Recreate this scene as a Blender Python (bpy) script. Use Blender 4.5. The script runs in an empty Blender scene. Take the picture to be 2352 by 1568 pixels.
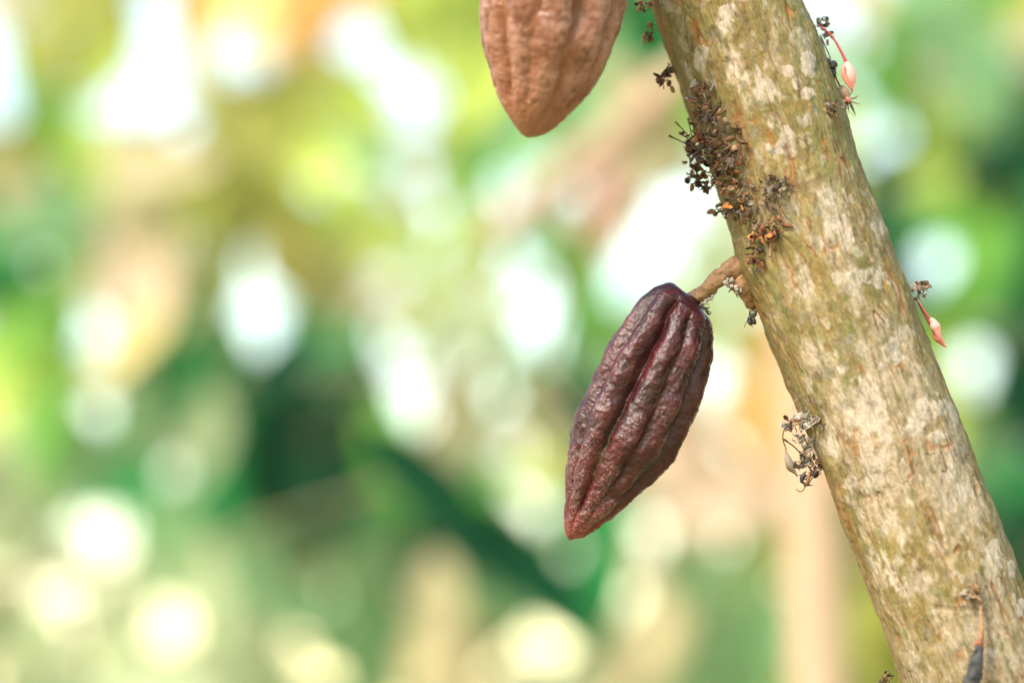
import bpy, math, random
import numpy as np
from mathutils import Vector, Matrix, Euler

# ------------------------------------------------------------------ camera, world, sun, exposure
sc = bpy.context.scene
COL = sc.collection
CAM_Z, PITCH, LENS, FOCUS = 1.20, math.radians(11.0), 85.0, 1.365
cam_d = bpy.data.cameras.new('camera'); cam = bpy.data.objects.new('camera', cam_d); COL.objects.link(cam)
cam.location = (0, 0, CAM_Z); cam.rotation_euler = (math.pi / 2 + PITCH, 0, 0)
cam_d.lens = LENS; cam_d.sensor_width = 36; cam_d.clip_start = 0.05; cam_d.clip_end = 3000
cam_d.dof.use_dof = True; cam_d.dof.focus_distance = FOCUS; cam_d.dof.aperture_fstop = 1.8
sc.camera = cam

SUN_DIR = Vector((-0.52, -0.62, 0.66)).normalized()          # towards the sun
world = bpy.data.worlds.new('World'); sc.world = world; world.use_nodes = True
wn = world.node_tree.nodes; wl = world.node_tree.links
sky = wn.new('ShaderNodeTexSky'); sky.sky_type = 'NISHITA'; sky.sun_disc = False
sky.sun_elevation = math.asin(SUN_DIR.z); sky.sun_rotation = math.atan2(SUN_DIR.x, SUN_DIR.y)
sky.air_density = 1.8; sky.dust_density = 0.5; sky.ozone_density = 0.0
wl.new(sky.outputs[0], wn['Background'].inputs[0]); wn['Background'].inputs[1].default_value = 0.13
sun_d = bpy.data.lights.new('sun', 'SUN'); sun_d.energy = 2.7; sun_d.angle = math.radians(12); sun_d.color = (1, .87, .69)
sun = bpy.data.objects.new('sun', sun_d); COL.objects.link(sun); sun.location = (-3, -2, 6)
sun.rotation_euler = SUN_DIR.to_track_quat('Z', 'Y').to_euler()
sc.view_settings.view_transform = 'Standard'; sc.view_settings.look = 'None'
sc.view_settings.exposure = 1.95; sc.view_settings.gamma = 1.0; sc.view_settings.use_curve_mapping = False
sc.render.engine = 'CYCLES'; sc.cycles.use_denoising = True
sc.cycles.max_bounces = 8; sc.cycles.transparent_max_bounces = 8

# ------------------------------------------------------------------ helpers
R_ = np.array([1, 0, 0.]); F_ = np.array([0, math.cos(PITCH), math.sin(PITCH)]); U_ = np.array([0, -math.sin(PITCH), math.cos(PITCH)])
CAMP = np.array([0, 0, CAM_Z]); S_ = 36 / LENS; VW, VH = 2352., 1568.
def P(x, y, d):
    """picture point (2352 x 1568 grid) at distance d along the view axis -> world point"""
    return CAMP + F_ * d + R_ * ((x - VW / 2) / VW * S_ * d) + U_ * ((VH / 2 - y) / VW * S_ * d)
def px(d): return S_ * d / VW                                    # metres per grid unit at distance d

def hsh(ix, iy, iz, seed):
    h = (ix.astype(np.int64) * 374761393 + iy.astype(np.int64) * 668265263 + iz.astype(np.int64) * 2147483647 + seed * 1274126177) & 0xffffffff
    h = ((h ^ (h >> 13)) * 1274126177) & 0xffffffff
    h = ((h ^ (h >> 16)) * 2246822519) & 0xffffffff
    return ((h ^ (h >> 15)) & 0xffffff) / float(0x7fffff) - 1.0
def vnoise(p, seed=0):
    i = np.floor(p).astype(np.int64); f = p - i; f = f * f * f * (f * (f * 6 - 15) + 10); r = 0
    for dx in (0, 1):
        wx = f[:, 0] if dx else 1 - f[:, 0]
        for dy in (0, 1):
            wy = f[:, 1] if dy else 1 - f[:, 1]
            for dz in (0, 1):
                wz = f[:, 2] if dz else 1 - f[:, 2]
                r = r + wx * wy * wz * hsh(i[:, 0] + dx, i[:, 1] + dy, i[:, 2] + dz, seed)
    return r
def fbm(p, octs=4, seed=0, gain=.5):
    r = 0; a = 1; t = 0
    for o in range(octs):
        r = r + a * vnoise(p * 2 ** o + o * 17.3, seed + o); t += a; a *= gain
    return r / t * 1.6
def sstep(a, b, x):
    t = np.clip((x - a) / (b - a), 0, 1); return t * t * (3 - 2 * t)
def mixc(c, col, m): return c * (1 - m[:, None]) + np.array(col)[None, :] * m[:, None]
def spline(ts, vals, t):
    """smooth (Catmull-Rom like) interpolation of vals at ts"""
    ts = np.array(ts, float); v = np.array(vals, float); m = np.gradient(v, ts)
    k = np.clip(np.searchsorted(ts, t) - 1, 0, len(ts) - 2); h = ts[k + 1] - ts[k]; u = (t - ts[k]) / h
    return ((2 * u**3 - 3 * u**2 + 1) * v[k] + (u**3 - 2 * u**2 + u) * h * m[k] + (-2 * u**3 + 3 * u**2) * v[k + 1] + (u**3 - u**2) * h * m[k + 1])

def fastmesh(name, verts, quads, mat=None, smooth=True, color=None):
    me = bpy.data.meshes.new(name); nv, nq = len(verts), len(quads)
    me.vertices.add(nv); me.vertices.foreach_set('co', np.asarray(verts, np.float32).ravel())
    me.loops.add(nq * 4); me.loops.foreach_set('vertex_index', np.asarray(quads, np.int32).ravel())
    me.polygons.add(nq); me.polygons.foreach_set('loop_start', np.arange(0, nq * 4, 4, dtype=np.int32))
    me.polygons.foreach_set('use_smooth', np.full(nq, smooth, dtype=bool))
    me.update(calc_edges=True); me.validate()
    if color is not None:
        a = me.color_attributes.new('Col', 'FLOAT_COLOR', 'POINT')
        a.data.foreach_set('color', np.concatenate([color, np.ones((nv, 1))], 1).astype(np.float32).ravel())
    if mat: me.materials.append(mat)
    return me
def grid_quads(ns, na, wrap=True):
    i = np.arange(ns - 1)[:, None]; j = np.arange(na if wrap else na - 1)[None, :]; j2 = (j + 1) % na
    return np.stack([i * na + j, i * na + j2, (i + 1) * na + j2, (i + 1) * na + j], -1).reshape(-1, 4)
def pymesh(name, vf, mat, smooth=True):
    me = bpy.data.meshes.new(name); me.from_pydata([tuple(v) for v in vf[0]], [], vf[1])
    if smooth: me.polygons.foreach_set('use_smooth', [True] * len(me.polygons))
    me.materials.append(mat); return me
def link(name, me, parent=None, loc=(0, 0, 0), rot=None, scale=None):
    o = bpy.data.objects.new(name, me); COL.objects.link(o); o.location = loc
    if rot is not None: o.rotation_euler = rot
    if scale is not None: o.scale = (scale,) * 3 if not hasattr(scale, '__len__') else scale
    if parent: o.parent = parent; o.location = Vector(loc) - parent.location
    return o
def tag(o, label, cat=None, group=None, kind=None):
    if label: o['label'] = label
    if cat: o['category'] = cat
    if group: o['group'] = group
    if kind: o['kind'] = kind
    return o
def thing(name, loc, label, cat, group=None):
    o = bpy.data.objects.new(name, None); COL.objects.link(o); o.location = tuple(loc); o.empty_display_size = .02
    return tag(o, label, cat, group)
def resample(pts, n):
    pts = np.array(pts, float); L = np.r_[0, np.cumsum(np.linalg.norm(np.diff(pts, axis=0), axis=1))]
    t = np.linspace(0, L[-1], n); return np.stack([spline(L, pts[:, k], t) for k in range(3)], 1)
def tube(pts, rad, sides=8, cap=True):
    pts = np.array(pts, float); n = len(pts); rad = np.broadcast_to(np.array(rad, float), (n,)); T = np.gradient(pts, axis=0)
    T /= np.linalg.norm(T, axis=1)[:, None] + 1e-12; up = np.array([0.31, -.83, .46]); V = []; Fc = []
    a = np.arange(sides) * 2 * math.pi / sides
    for i in range(n):
        b = np.cross(T[i], up); b /= np.linalg.norm(b) + 1e-12; c = np.cross(b, T[i]); up = c
        V += [pts[i] + rad[i] * (math.cos(q) * b + math.sin(q) * c) for q in a]
    for i in range(n - 1):
        for j in range(sides):
            k = (j + 1) % sides; Fc.append((i * sides + j, i * sides + k, (i + 1) * sides + k, (i + 1) * sides + j))
    if cap: Fc += [tuple(range(sides))[::-1], tuple(range((n - 1) * sides, n * sides))]
    return V, Fc
def merge(parts):
    V, Fc = [], []
    for v, f in parts:
        o = len(V); V += list(v); Fc += [tuple(i + o for i in q) for q in f]
    return V, Fc

# ------------------------------------------------------------------ materials
def newmat(name):
    m = bpy.data.materials.new(name); m.use_nodes = True; nt = m.node_tree
    return m, nt, nt.nodes, nt.links, nt.nodes['Principled BSDF']
def simple(name, col, rough=.7, var=.35, scale=300, bump=.3, trans=0., spec=.5, sss=0., dist=.001):
    m, nt, N, L, B = newmat(name)
    tc = N.new('ShaderNodeTexCoord'); nz = N.new('ShaderNodeTexNoise'); nz.inputs['Scale'].default_value = scale; nz.inputs['Detail'].default_value = 4
    L.new(tc.outputs['Object'], nz.inputs['Vector'])
    oi = N.new('ShaderNodeObjectInfo'); add = N.new('ShaderNodeMath'); add.operation = 'MULTIPLY_ADD'
    L.new(oi.outputs['Random'], add.inputs[0]); add.inputs[1].default_value = .5; L.new(nz.outputs[0], add.inputs[2])
    rp = N.new('ShaderNodeMapRange'); rp.inputs[1].default_value = .3; rp.inputs[2].default_value = 1.2
    rp.inputs[3].default_value = 1 - var; rp.inputs[4].default_value = 1 + var; L.new(add.outputs[0], rp.inputs[0])
    hsv = N.new('ShaderNodeHueSaturation'); hsv.inputs['Color'].default_value = (*col, 1); L.new(rp.outputs[0], hsv.inputs['Value'])
    L.new(hsv.outputs[0], B.inputs['Base Color']); B.inputs['Roughness'].default_value = rough; B.inputs['Specular IOR Level'].default_value = spec
    if sss: B.inputs['Subsurface Weight'].default_value = sss; B.inputs['Subsurface Scale'].default_value = .003; B.inputs['Subsurface Radius'].default_value = (1, .4, .3)
    if bump:
        bp = N.new('ShaderNodeBump'); bp.inputs['Strength'].default_value = bump; bp.inputs['Distance'].default_value = dist
        L.new(nz.outputs[0], bp.inputs['Height']); L.new(bp.outputs[0], B.inputs['Normal'])
    if trans:
        tr = N.new('ShaderNodeBsdfTranslucent'); mx = N.new('ShaderNodeMixShader'); mx.inputs[0].default_value = trans
        L.new(hsv.outputs[0], tr.inputs[0]); L.new(B.outputs[0], mx.inputs[1]); L.new(tr.outputs[0], mx.inputs[2]); L.new(mx.outputs[0], N['Material Output'].inputs[0])
    return m
def attrmat(name, rough, fine_scale, fine_amt, bump, bdist, speck=None, rough_var=0., stretch=(1, 1, 1), spec=.5, sss=0.):
    """vertex colour of the surface + fine grain; speck = (scale, threshold, colour, attribute of its weight)"""
    m, nt, N, L, B = newmat(name)
    at = N.new('ShaderNodeAttribute'); at.attribute_name = 'Col'
    rs = N.new('ShaderNodeAttribute'); rs.attribute_name = 'rest'
    mp = N.new('ShaderNodeMapping'); mp.inputs['Scale'].default_value = stretch; L.new(rs.outputs['Vector'], mp.inputs[0])
    nz = N.new('ShaderNodeTexNoise'); nz.inputs['Scale'].default_value = fine_scale; nz.inputs['Detail'].default_value = 6; nz.inputs['Roughness'].default_value = .65
    L.new(mp.outputs[0], nz.inputs['Vector'])
    rp = N.new('ShaderNodeMapRange'); rp.inputs[1].default_value = .3; rp.inputs[2].default_value = .7; rp.inputs[3].default_value = 1 - fine_amt; rp.inputs[4].default_value = 1 + fine_amt
    L.new(nz.outputs[0], rp.inputs[0])
    hsv = N.new('ShaderNodeHueSaturation'); L.new(at.outputs['Color'], hsv.inputs['Color']); L.new(rp.outputs[0], hsv.inputs['Value'])
    out = hsv.outputs[0]
    if speck:
        sn = N.new('ShaderNodeTexNoise'); sn.inputs['Scale'].default_value = speck[0]; sn.inputs['Detail'].default_value = 3; sn.inputs['Roughness'].default_value = .7
        L.new(rs.outputs['Vector'], sn.inputs['Vector'])
        wt = N.new('ShaderNodeAttribute'); wt.attribute_name = 'dust_sheen'
        ad = N.new('ShaderNodeMath'); ad.operation = 'MULTIPLY_ADD'; L.new(wt.outputs['Fac'], ad.inputs[0]); ad.inputs[1].default_value = .24; L.new(sn.outputs[0], ad.inputs[2])
        sr = N.new('ShaderNodeMapRange'); sr.inputs[1].default_value = speck[1]; sr.inputs[2].default_value = speck[1] + .07; sr.inputs[4].default_value = .8; L.new(ad.outputs[0], sr.inputs[0])
        mx = N.new('ShaderNodeMix'); mx.data_type = 'RGBA'; L.new(sr.outputs[0], mx.inputs['Factor']); L.new(out, mx.inputs['A']); mx.inputs['B'].default_value = (*speck[2], 1); out = mx.outputs['Result']
    L.new(out, B.inputs['Base Color']); B.inputs['Specular IOR Level'].default_value = spec
    if rough_var:
        rr = N.new('ShaderNodeMapRange'); rr.inputs[1].default_value = .3; rr.inputs[2].default_value = .7; rr.inputs[3].default_value = rough - rough_var; rr.inputs[4].default_value = rough + rough_var
        L.new(nz.outputs[0], rr.inputs[0]); L.new(rr.outputs[0], B.inputs['Roughness'])
    else: B.inputs['Roughness'].default_value = rough
    if sss: B.inputs['Subsurface Weight'].default_value = sss; B.inputs['Subsurface Scale'].default_value = .004; B.inputs['Subsurface Radius'].default_value = (1, .25, .15)
    bp = N.new('ShaderNodeBump'); bp.inputs['Strength'].default_value = bump; bp.inputs['Distance'].default_value = bdist
    L.new(nz.outputs[0], bp.inputs['Height']); L.new(bp.outputs[0], B.inputs['Normal'])
    return m
def add_attr(me, name, arr):
    if arr.ndim == 2:
        a = me.attributes.new(name, 'FLOAT_VECTOR', 'POINT'); a.data.foreach_set('vector', arr.astype(np.float32).ravel())
    else:
        a = me.attributes.new(name, 'FLOAT', 'POINT'); a.data.foreach_set('value', arr.astype(np.float32))

# ------------------------------------------------------------------ ground
def make_ground():
    m, nt, N, L, B = newmat('leaf_litter_and_grass')
    tc = N.new('ShaderNodeTexCoord'); n1 = N.new('ShaderNodeTexNoise'); n1.inputs['Scale'].default_value = .6; n1.inputs['Detail'].default_value = 8; n1.inputs['Roughness'].default_value = .7
    L.new(tc.outputs['Object'], n1.inputs['Vector'])
    cr = N.new('ShaderNodeValToRGB'); cr.color_ramp.elements[0].position = .35; cr.color_ramp.elements[0].color = (.12, .17, .04, 1)
    cr.color_ramp.elements[1].position = .62; cr.color_ramp.elements[1].color = (.42, .30, .17, 1); e = cr.color_ramp.elements.new(.5); e.color = (.30, .27, .11, 1)
    L.new(n1.outputs[0], cr.inputs[0]); L.new(cr.outputs[0], B.inputs['Base Color']); B.inputs['Roughness'].default_value = .95
    n = 60; r = np.r_[0, np.geomspace(.6, 900, n - 1)]; a = np.arange(48) * 2 * math.pi / 48
    X = r[:, None] * np.cos(a); Y = r[:, None] * np.sin(a)
    Z = .05 * vnoise(np.stack([X.ravel() * .4, Y.ravel() * .4, 0 * X.ravel()], 1), 5).reshape(X.shape) * (r[:, None] > .5) - .03
    me = fastmesh('ground', np.stack([X, Y, Z], -1).reshape(-1, 3), grid_quads(n, 48), m)
    tag(link('ground', me), None, kind='structure')
make_ground()

# ------------------------------------------------------------------ the leaning cacao trunk in focus
TY = np.array([-1500, -900, -400, 0, 200, 600, 930, 1300, 1568, 2000, 3000, 4500, 6900], float)
TX = np.array([1120, 1340, 1522, 1667, 1738, 1876, 2006, 2148, 2252, 2420, 2760, 3080, 3320], float)
TR = np.array([148, 152, 158, 162, 163, 169, 168, 168, 172, 180, 200, 240, 330], float)
TD = np.array([1.42, 1.41, 1.40, 1.395, 1.392, 1.386, 1.380, 1.374, 1.370, 1.365, 1.35, 1.33, 1.30])
def trunk_at(y):
    y = np.atleast_1d(np.asarray(y, float))
    return spline(TY, TX, y), spline(TY, TR, y), spline(TY, TD, y)
def trunk_axis(y):
    x, r, d = trunk_at(y); return np.array([P(a, b, c) for a, b, c in zip(x, np.atleast_1d(y), d)]), r * S_ * d / VW
RELIEF = {}
def relief(yy, ph):
    if not RELIEF: return 0.
    i = int(np.clip(np.searchsorted(RELIEF['y'], yy), 0, len(RELIEF['y']) - 1)); g = RELIEF['r']; return g[i, int((ph + math.pi) / (2 * math.pi) * g.shape[1]) % g.shape[1]]
def trunk_surf(x, y, off=0.):
    """picture point -> point and normal on the trunk surface (off = metres outwards)"""
    yy = y
    for _ in range(6):                                            # foot of the perpendicular on the axis
        cx, r, d = trunk_at(yy); sl = (trunk_at(yy + 5)[0] - trunk_at(yy - 5)[0])[0] / 10
        t = ((x - cx[0]) * sl + (y - yy)) / (1 + sl * sl); yy = yy + t
    cx, r, d = trunk_at(yy); sl = (trunk_at(yy + 5)[0] - trunk_at(yy - 5)[0])[0] / 10
    k = ((x - cx[0]) - (y - yy) * sl) / math.sqrt(1 + sl * sl); q = max(-1.15, min(1.15, k / r[0]))
    ph = math.asin(max(-1, min(1, q))); rr = px(d[0]) * r[0]; side = (R_ + U_ * sl) / math.sqrt(1 + sl * sl)
    n = side * math.sin(ph) - F_ * math.cos(ph); ex = (abs(q) - 1) * rr if abs(q) > 1 else 0
    return P(cx[0], yy, d[0]) + n * (rr + relief(yy, ph) + off + ex), n
LICHEN = [(1650, 75, 16, 32, 1), (1665, 55, 10, 14, .8), (1840, 165, 18, 28, 1), (1795, 190, 14, 16, .7), (1815, 215, 14, 16, .7), (1838, 238, 13, 15, .9), (1605, 150, 14, 26, .8), (1580, 165, 10, 26, .5),
          (1690, 190, 70, 60, .38), (1740, 240, 50, 40, .5), (1790, 350, 22, 40, .7), (1760, 300, 18, 22, .6), (1830, 300, 16, 26, .6), (1900, 540, 24, 26, 1), (1930, 560, 16, 26, .6), (1880, 480, 30, 40, .5),
          (1985, 650, 34, 20, 1), (1950, 655, 20, 20, .7), (2015, 525, 10, 18, .8), (2030, 815, 26, 34, .9), (1970, 930, 34, 70, .6), (1995, 980, 40, 60, .5), (2080, 985, 22, 24, 1.1), (2120, 1005, 24, 16, .7), (2150, 1000, 14, 14, .6),
          (2130, 940, 40, 24, .7), (2170, 950, 24, 30, .6), (2210, 965, 10, 26, .7), (2255, 1262, 17, 22, 1.2), (2298, 1298, 13, 19, 1.1), (2320, 1390, 9, 18, .9), (1990, 1060, 40, 90, .35), (2080, 1200, 60, 90, .3),
          (2060, 1320, 50, 60, .4), (2000, 1240, 26, 60, .35), (1900, 830, 50, 110, .25), (1850, 650, 40, 80, .3), (2110, 1500, 60, 60, .3), (1940, 1110, 16, 20, .7), (1905, 1010, 40, 40, .35), (2150, 1110, 40, 50, .25)]
GREEN = [(2010, 1180, 26, 120, .8), (1985, 1000, 18, 80, .6), (1960, 760, 60, 60, .5), (1580, 90, 40, 90, .7), (1700, 110, 30, 50, .6), (1830, 480, 40, 40, .7), (1870, 640, 30, 60, .5), (2150, 850, 50, 90, .7), (2040, 720, 60, 60, .5), (1880, 100, 50, 100, .4), (1800, 60, 60, 80, .4)]
def make_trunk():
    ys = np.r_[np.linspace(-1500, -230, 60)[:-1], np.linspace(-230, 1800, 1080), np.linspace(1800, 6900, 90)[1:]]; na = 400
    C, Rm = trunk_axis(ys); T = np.gradient(C, axis=0); L = np.r_[0, np.cumsum(np.linalg.norm(np.diff(C, axis=0), axis=1))]
    T /= np.linalg.norm(T, axis=1)[:, None]
    Nn = -F_[None, :] - T * (T @ -F_)[:, None]; Nn /= np.linalg.norm(Nn, axis=1)[:, None]; Bn = np.cross(T, Nn)
    if Bn[len(Bn) // 2] @ R_ < 0: Bn = -Bn
    ph = -math.pi + np.arange(na) * 2 * math.pi / na
    PH = np.repeat(ph[None, :], len(ys), 0).ravel(); S = np.repeat(L, na); RR = np.repeat(Rm, na); YY = np.repeat(ys, na)
    tw = PH + S * .7
    rest = np.stack([.042 * np.cos(tw), .042 * np.sin(tw), S], 1)
    rad = np.zeros(len(PH))
    rad += .0021 * fbm(rest * [22, 22, 13], 3, 1) + .0005 * fbm(rest * [260, 260, 130], 2, 6) + .0007 * fbm(rest * [130, 130, 50], 3, 4)
    warp = rest + .0008 * np.stack([vnoise(rest * 90, 61), vnoise(rest * 90, 62), vnoise(rest * 90, 63)], 1)
    n1 = vnoise(warp * [210, 210, 22], 11); g1 = sstep(.0, .45, vnoise(rest * [110, 110, 70], 12) + .25 * vnoise(rest * [25, 25, 12], 13))
    n2 = vnoise(warp * [260, 260, 38], 21); g2 = sstep(.0, .45, vnoise(rest * [150, 150, 90], 22))
    n3 = vnoise(warp * [420, 420, 90], 31); g3 = sstep(.0, .5, vnoise(rest * [40, 40, 40], 32))
    c1 = sstep(.10, .02, np.abs(n1)) * g1; c2 = sstep(.13, .03, np.abs(n2)) * g2; c3 = sstep(.2, .03, np.abs(n3)) * g3
    # fields given in picture coordinates on the camera side, fading out towards the back
    cosn = np.cos(PH); sinp = np.sin(PH)
    sl = np.gradient(trunk_at(ys)[0], ys); SL = np.repeat(sl, na); rpx = np.repeat(trunk_at(ys)[1], na)
    xx = np.repeat(trunk_at(ys)[0], na) + rpx * sinp / np.sqrt(1 + SL**2); yy = YY - rpx * sinp * SL / np.sqrt(1 + SL**2)
    front = cosn > -.1
    wob = 1 + .35 * fbm(rest * 170, 3, 71)
    def spots(lst):
        r = np.zeros(len(PH))
        for (a, b, p, q, w) in lst:
            e = np.sqrt(((xx - a) / p) ** 2 + ((yy - b) / q) ** 2)
            r = np.maximum(r, w * sstep(1.35, .55, e * wob) * front)
        return r
    li = spots(LICHEN); gr = spots(GREEN)
    lown = fbm(rest * [34, 34, 20], 4, 41); midn = fbm(rest * [90, 90, 55], 4, 45); fin = fbm(rest * [420, 420, 200], 3, 49)
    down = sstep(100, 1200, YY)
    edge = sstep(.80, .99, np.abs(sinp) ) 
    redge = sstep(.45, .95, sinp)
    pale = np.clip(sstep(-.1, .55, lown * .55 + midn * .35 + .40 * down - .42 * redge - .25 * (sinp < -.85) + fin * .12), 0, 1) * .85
    col = np.tile(np.array([.275, .210, .080]), (len(PH), 1))
    col = mixc(col, (.375, .295, .140), sstep(-.3, .5, midn))
    col = mixc(col, (.215, .225, .080), .75 * sstep(0.05, .6, fbm(rest * [60, 60, 14], 3, 55) + .35 * gr + .25 * (1 - down) ))
    col = mixc(col, (.30, .235, .060), .7 * np.clip(gr, 0, 1) * sstep(-.5, .4, midn))
    col = mixc(col, (.50, .405, .305), pale)
    st = vnoise(warp * [520, 520, 42], 81) + .6 * vnoise(warp * [900, 900, 110], 82)
    col = mixc(col, (.24, .19, .075), .55 * sstep(.25, .95, st) ); col = mixc(col, (.56, .48, .40), .40 * sstep(.25, .95, -st) * (.35 + .65 * pale))
    col = mixc(col, (.40, .20, .085), .50 * sstep(.45, .85, vnoise(warp * [330, 330, 45], 83)) * sstep(-.1, .4, vnoise(rest * [70, 70, 50], 84)))
    col = mixc(col, (.62, .53, .465), np.clip(sstep(.30, .58, li + .24 * midn + .16 * fin + .06 * down), 0, 1) * .90)
    col = mixc(col, (.30, .27, .24), .5 * sstep(.35, .8, fbm(rest * 150, 3, 58)))
    col = mixc(col, (.12, .085, .04), .55 * sstep(.45, .9, fbm(rest * [300, 300, 120], 3, 59)) )
    sp = vnoise(rest * [150, 150, 95] + 3.3, 91) + .35 * fin; sp2 = vnoise(rest * [300, 300, 190] + 1.3, 92) + .3 * fin
    col = mixc(col, (.60, .53, .46), .58 * sstep(.52, .72, sp)); col = mixc(col, (.58, .51, .43), .42 * sstep(.55, .75, sp2))
    col = mixc(col, (.19, .185, .065), .6 * sstep(.45, .75, -sp) + .35 * sstep(.5, .8, -sp2))
    keep = 1 - .55 * np.clip(li, 0, 1)
    col = mixc(col, (.40, .165, .050), np.clip(c1 * .7 + c2 * .65, 0, .75) * keep)
    col = mixc(col, (.10, .055, .022), (sstep(.05, .0, np.abs(n1 + .05)) * g1 * .75 + c3 * .45).clip(0, .85) * keep)
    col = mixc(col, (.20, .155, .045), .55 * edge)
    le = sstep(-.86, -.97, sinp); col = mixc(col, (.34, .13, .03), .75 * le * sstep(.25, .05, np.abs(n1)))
    scar = sstep(16, 3, np.abs((yy - 452) + (xx - 1830) * .42 + 6 * midn)) * sstep(60, 30, np.abs(xx - 1835)) * front
    scar2 = sstep(9, 2, np.abs(yy - 1388 + 3 * midn)) * sstep(70, 50, np.abs(xx - 2180)) * front
    col = mixc(col, (.16, .11, .05), .45 * np.maximum(scar, scar2))
    rad += -.0005 * c1 - .00035 * c2 - .0003 * c3 + .0002 * np.clip(li, 0, 1) * sstep(.3, .6, li) + .00018 * fin - .0005 * np.maximum(scar, scar2)
    lump = [(1690, 640, 40, 60, .004), (2195, 1340, 30, 40, .002), (1500, 60, 30, 90, .002)]
    for (a, b, p, q, h) in lump:
        rad += h * np.exp(-((xx - a) / p) ** 2 - ((yy - b) / q) ** 2) * front
    RELIEF['y'] = ys; RELIEF['r'] = rad.reshape(len(ys), na)
    V = np.repeat(C, na, 0) + (np.repeat(Bn, na, 0) * sinp[:, None] + np.repeat(Nn, na, 0) * cosn[:, None]) * (RR + rad)[:, None]
    m = attrmat('cacao_bark', .88, 900, .30, .55, .0012, stretch=(1, 1, .45), spec=.25)
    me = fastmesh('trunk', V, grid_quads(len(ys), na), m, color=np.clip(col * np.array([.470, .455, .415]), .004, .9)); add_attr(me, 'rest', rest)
    return me
root_pos = Vector(P(TX[-1], TY[-1], TD[-1])); root_pos.z = 0
tree = thing('cacao_tree', root_pos, 'leaning cacao tree with pale lichen patched bark, sharp in front', 'tree')
trunk_me = make_trunk(); link('trunk', trunk_me, tree)

# ------------------------------------------------------------------ pods
def make_pod(name, cpts, depth, back, groove0, pal, seed, dust_sheen_amt, mat, n=420, na=380, bump_amt=1., furrow=1.):
    """cpts rows: t, centre x, centre y, half width (picture units)"""
    c = np.array(cpts, float)
    t = np.linspace(0, 1, n) ; t = t + .0 * t
    X = spline(c[:, 0], c[:, 1], t); Y = spline(c[:, 0], c[:, 2], t)
    wt = np.array([0, .006, .02, .04] + list(c[1:, 0])); hw = np.interp(t, c[:, 0], c[:, 3])
    k = np.ones(13) / 13; hs = np.convolve(np.pad(hw, 6, mode='edge'), k, 'valid'); hw = np.where((t > .05) & (t < .985), hs, hw)
    q = px(depth); C = np.array([P(a, b, depth) for a, b in zip(X, Y)]); T = np.gradient(C, axis=0); T /= np.linalg.norm(T, axis=1)[:, None]
    Nn = -F_[None, :] - T * (T @ -F_)[:, None]; Nn /= np.linalg.norm(Nn, axis=1)[:, None]; Bn = np.cross(T, Nn)
    if Bn[n // 2] @ R_ < 0: Bn = -Bn
    ph = -math.pi + np.arange(na) * 2 * math.pi / na
    PH = np.tile(ph, n); TT = np.repeat(t, na); H = np.repeat(hw, na) * q; L = np.repeat(np.r_[0, np.cumsum(np.linalg.norm(np.diff(C, axis=0), axis=1))], na)
    rest = np.stack([H * np.sin(PH), -H * np.cos(PH), L], 1); sz = H.max()
    wav = .045 * vnoise(np.stack([np.zeros_like(L), L * 60, L * 0 + seed], 1), seed) + .03 * vnoise(rest * 130, seed + 1)
    A = (PH + wav - math.radians(groove0)) / math.radians(72)
    dd = np.abs(A - np.round(A)) * 72; ds = np.abs(A - .5 - np.round(A - .5)) * 72          # degrees from a deep / shallow furrow
    env = sstep(.0, .10, TT) * sstep(1.0, .78, TT); envt = sstep(0, .06, TT)
    vd = .75 + .35 * vnoise(np.stack([np.round(A) * 3.7, L * 45, 0 * L], 1), seed + 2)
    deep = ((.30 * np.exp(-(dd / 8.5) ** 1.35)) + .08 * np.exp(-(dd / 22) ** 2)) * (env * .85 + .15 * envt * sstep(1, .93, TT)) * vd
    shal = .165 * np.exp(-(ds / 9.5) ** 1.5) * env * (.6 + .4 * vd)
    wart = fbm(rest * [150, 150, 95], 3, seed + 5); w2 = fbm(rest * [380, 380, 300], 3, seed + 9); w3 = fbm(rest * [70, 70, 60], 2, seed + 15)
    rid = 1 - np.abs(vnoise(rest * [230, 230, 260], seed + 12))
    amp = sstep(0.0, .08, TT) * sstep(1.0, .9, TT)
    rad = H * (1.05 - furrow * (deep + shal)) + amp * sz * bump_amt * (.022 * wart + .017 * w3 + .012 * w2 + .012 * (rid ** 3 - .3))
    rad = np.maximum(rad, 0)
    V = np.repeat(C, na, 0) + (np.repeat(Bn, na, 0) * np.sin(PH)[:, None] + np.repeat(Nn, na, 0) * np.cos(PH)[:, None] * back) * rad[:, None]
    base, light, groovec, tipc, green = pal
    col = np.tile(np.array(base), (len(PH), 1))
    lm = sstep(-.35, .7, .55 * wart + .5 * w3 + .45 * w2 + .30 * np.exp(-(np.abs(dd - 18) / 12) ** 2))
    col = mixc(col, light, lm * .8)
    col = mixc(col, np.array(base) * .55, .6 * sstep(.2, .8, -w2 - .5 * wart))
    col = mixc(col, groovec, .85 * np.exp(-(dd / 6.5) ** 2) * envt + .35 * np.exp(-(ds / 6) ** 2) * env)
    gz = np.exp(-(dd / 2.6) ** 2) * sstep(.35, .5, TT) * sstep(.78, .6, TT); col = mixc(col, green, .7 * gz)
    col = mixc(col, tipc, .75 * sstep(.80, .97, TT + .05 * wart) + .22 * sstep(.5, .9, TT))
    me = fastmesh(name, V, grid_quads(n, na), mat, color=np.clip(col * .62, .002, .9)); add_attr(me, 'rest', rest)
    dust_sheen = np.clip(np.exp(-((dd - 22) / 17) ** 2) * sstep(.05, .4, TT) + .5 * sstep(.5, .9, TT), 0, 1) * dust_sheen_amt * sstep(-.5, .6, np.cos(PH + .1) - .5 + 1.3 * w3)  # weight of dusty specks, which also paint a grey sheen along the lobes
    add_attr(me, 'dust_sheen', dust_sheen); return me
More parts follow.
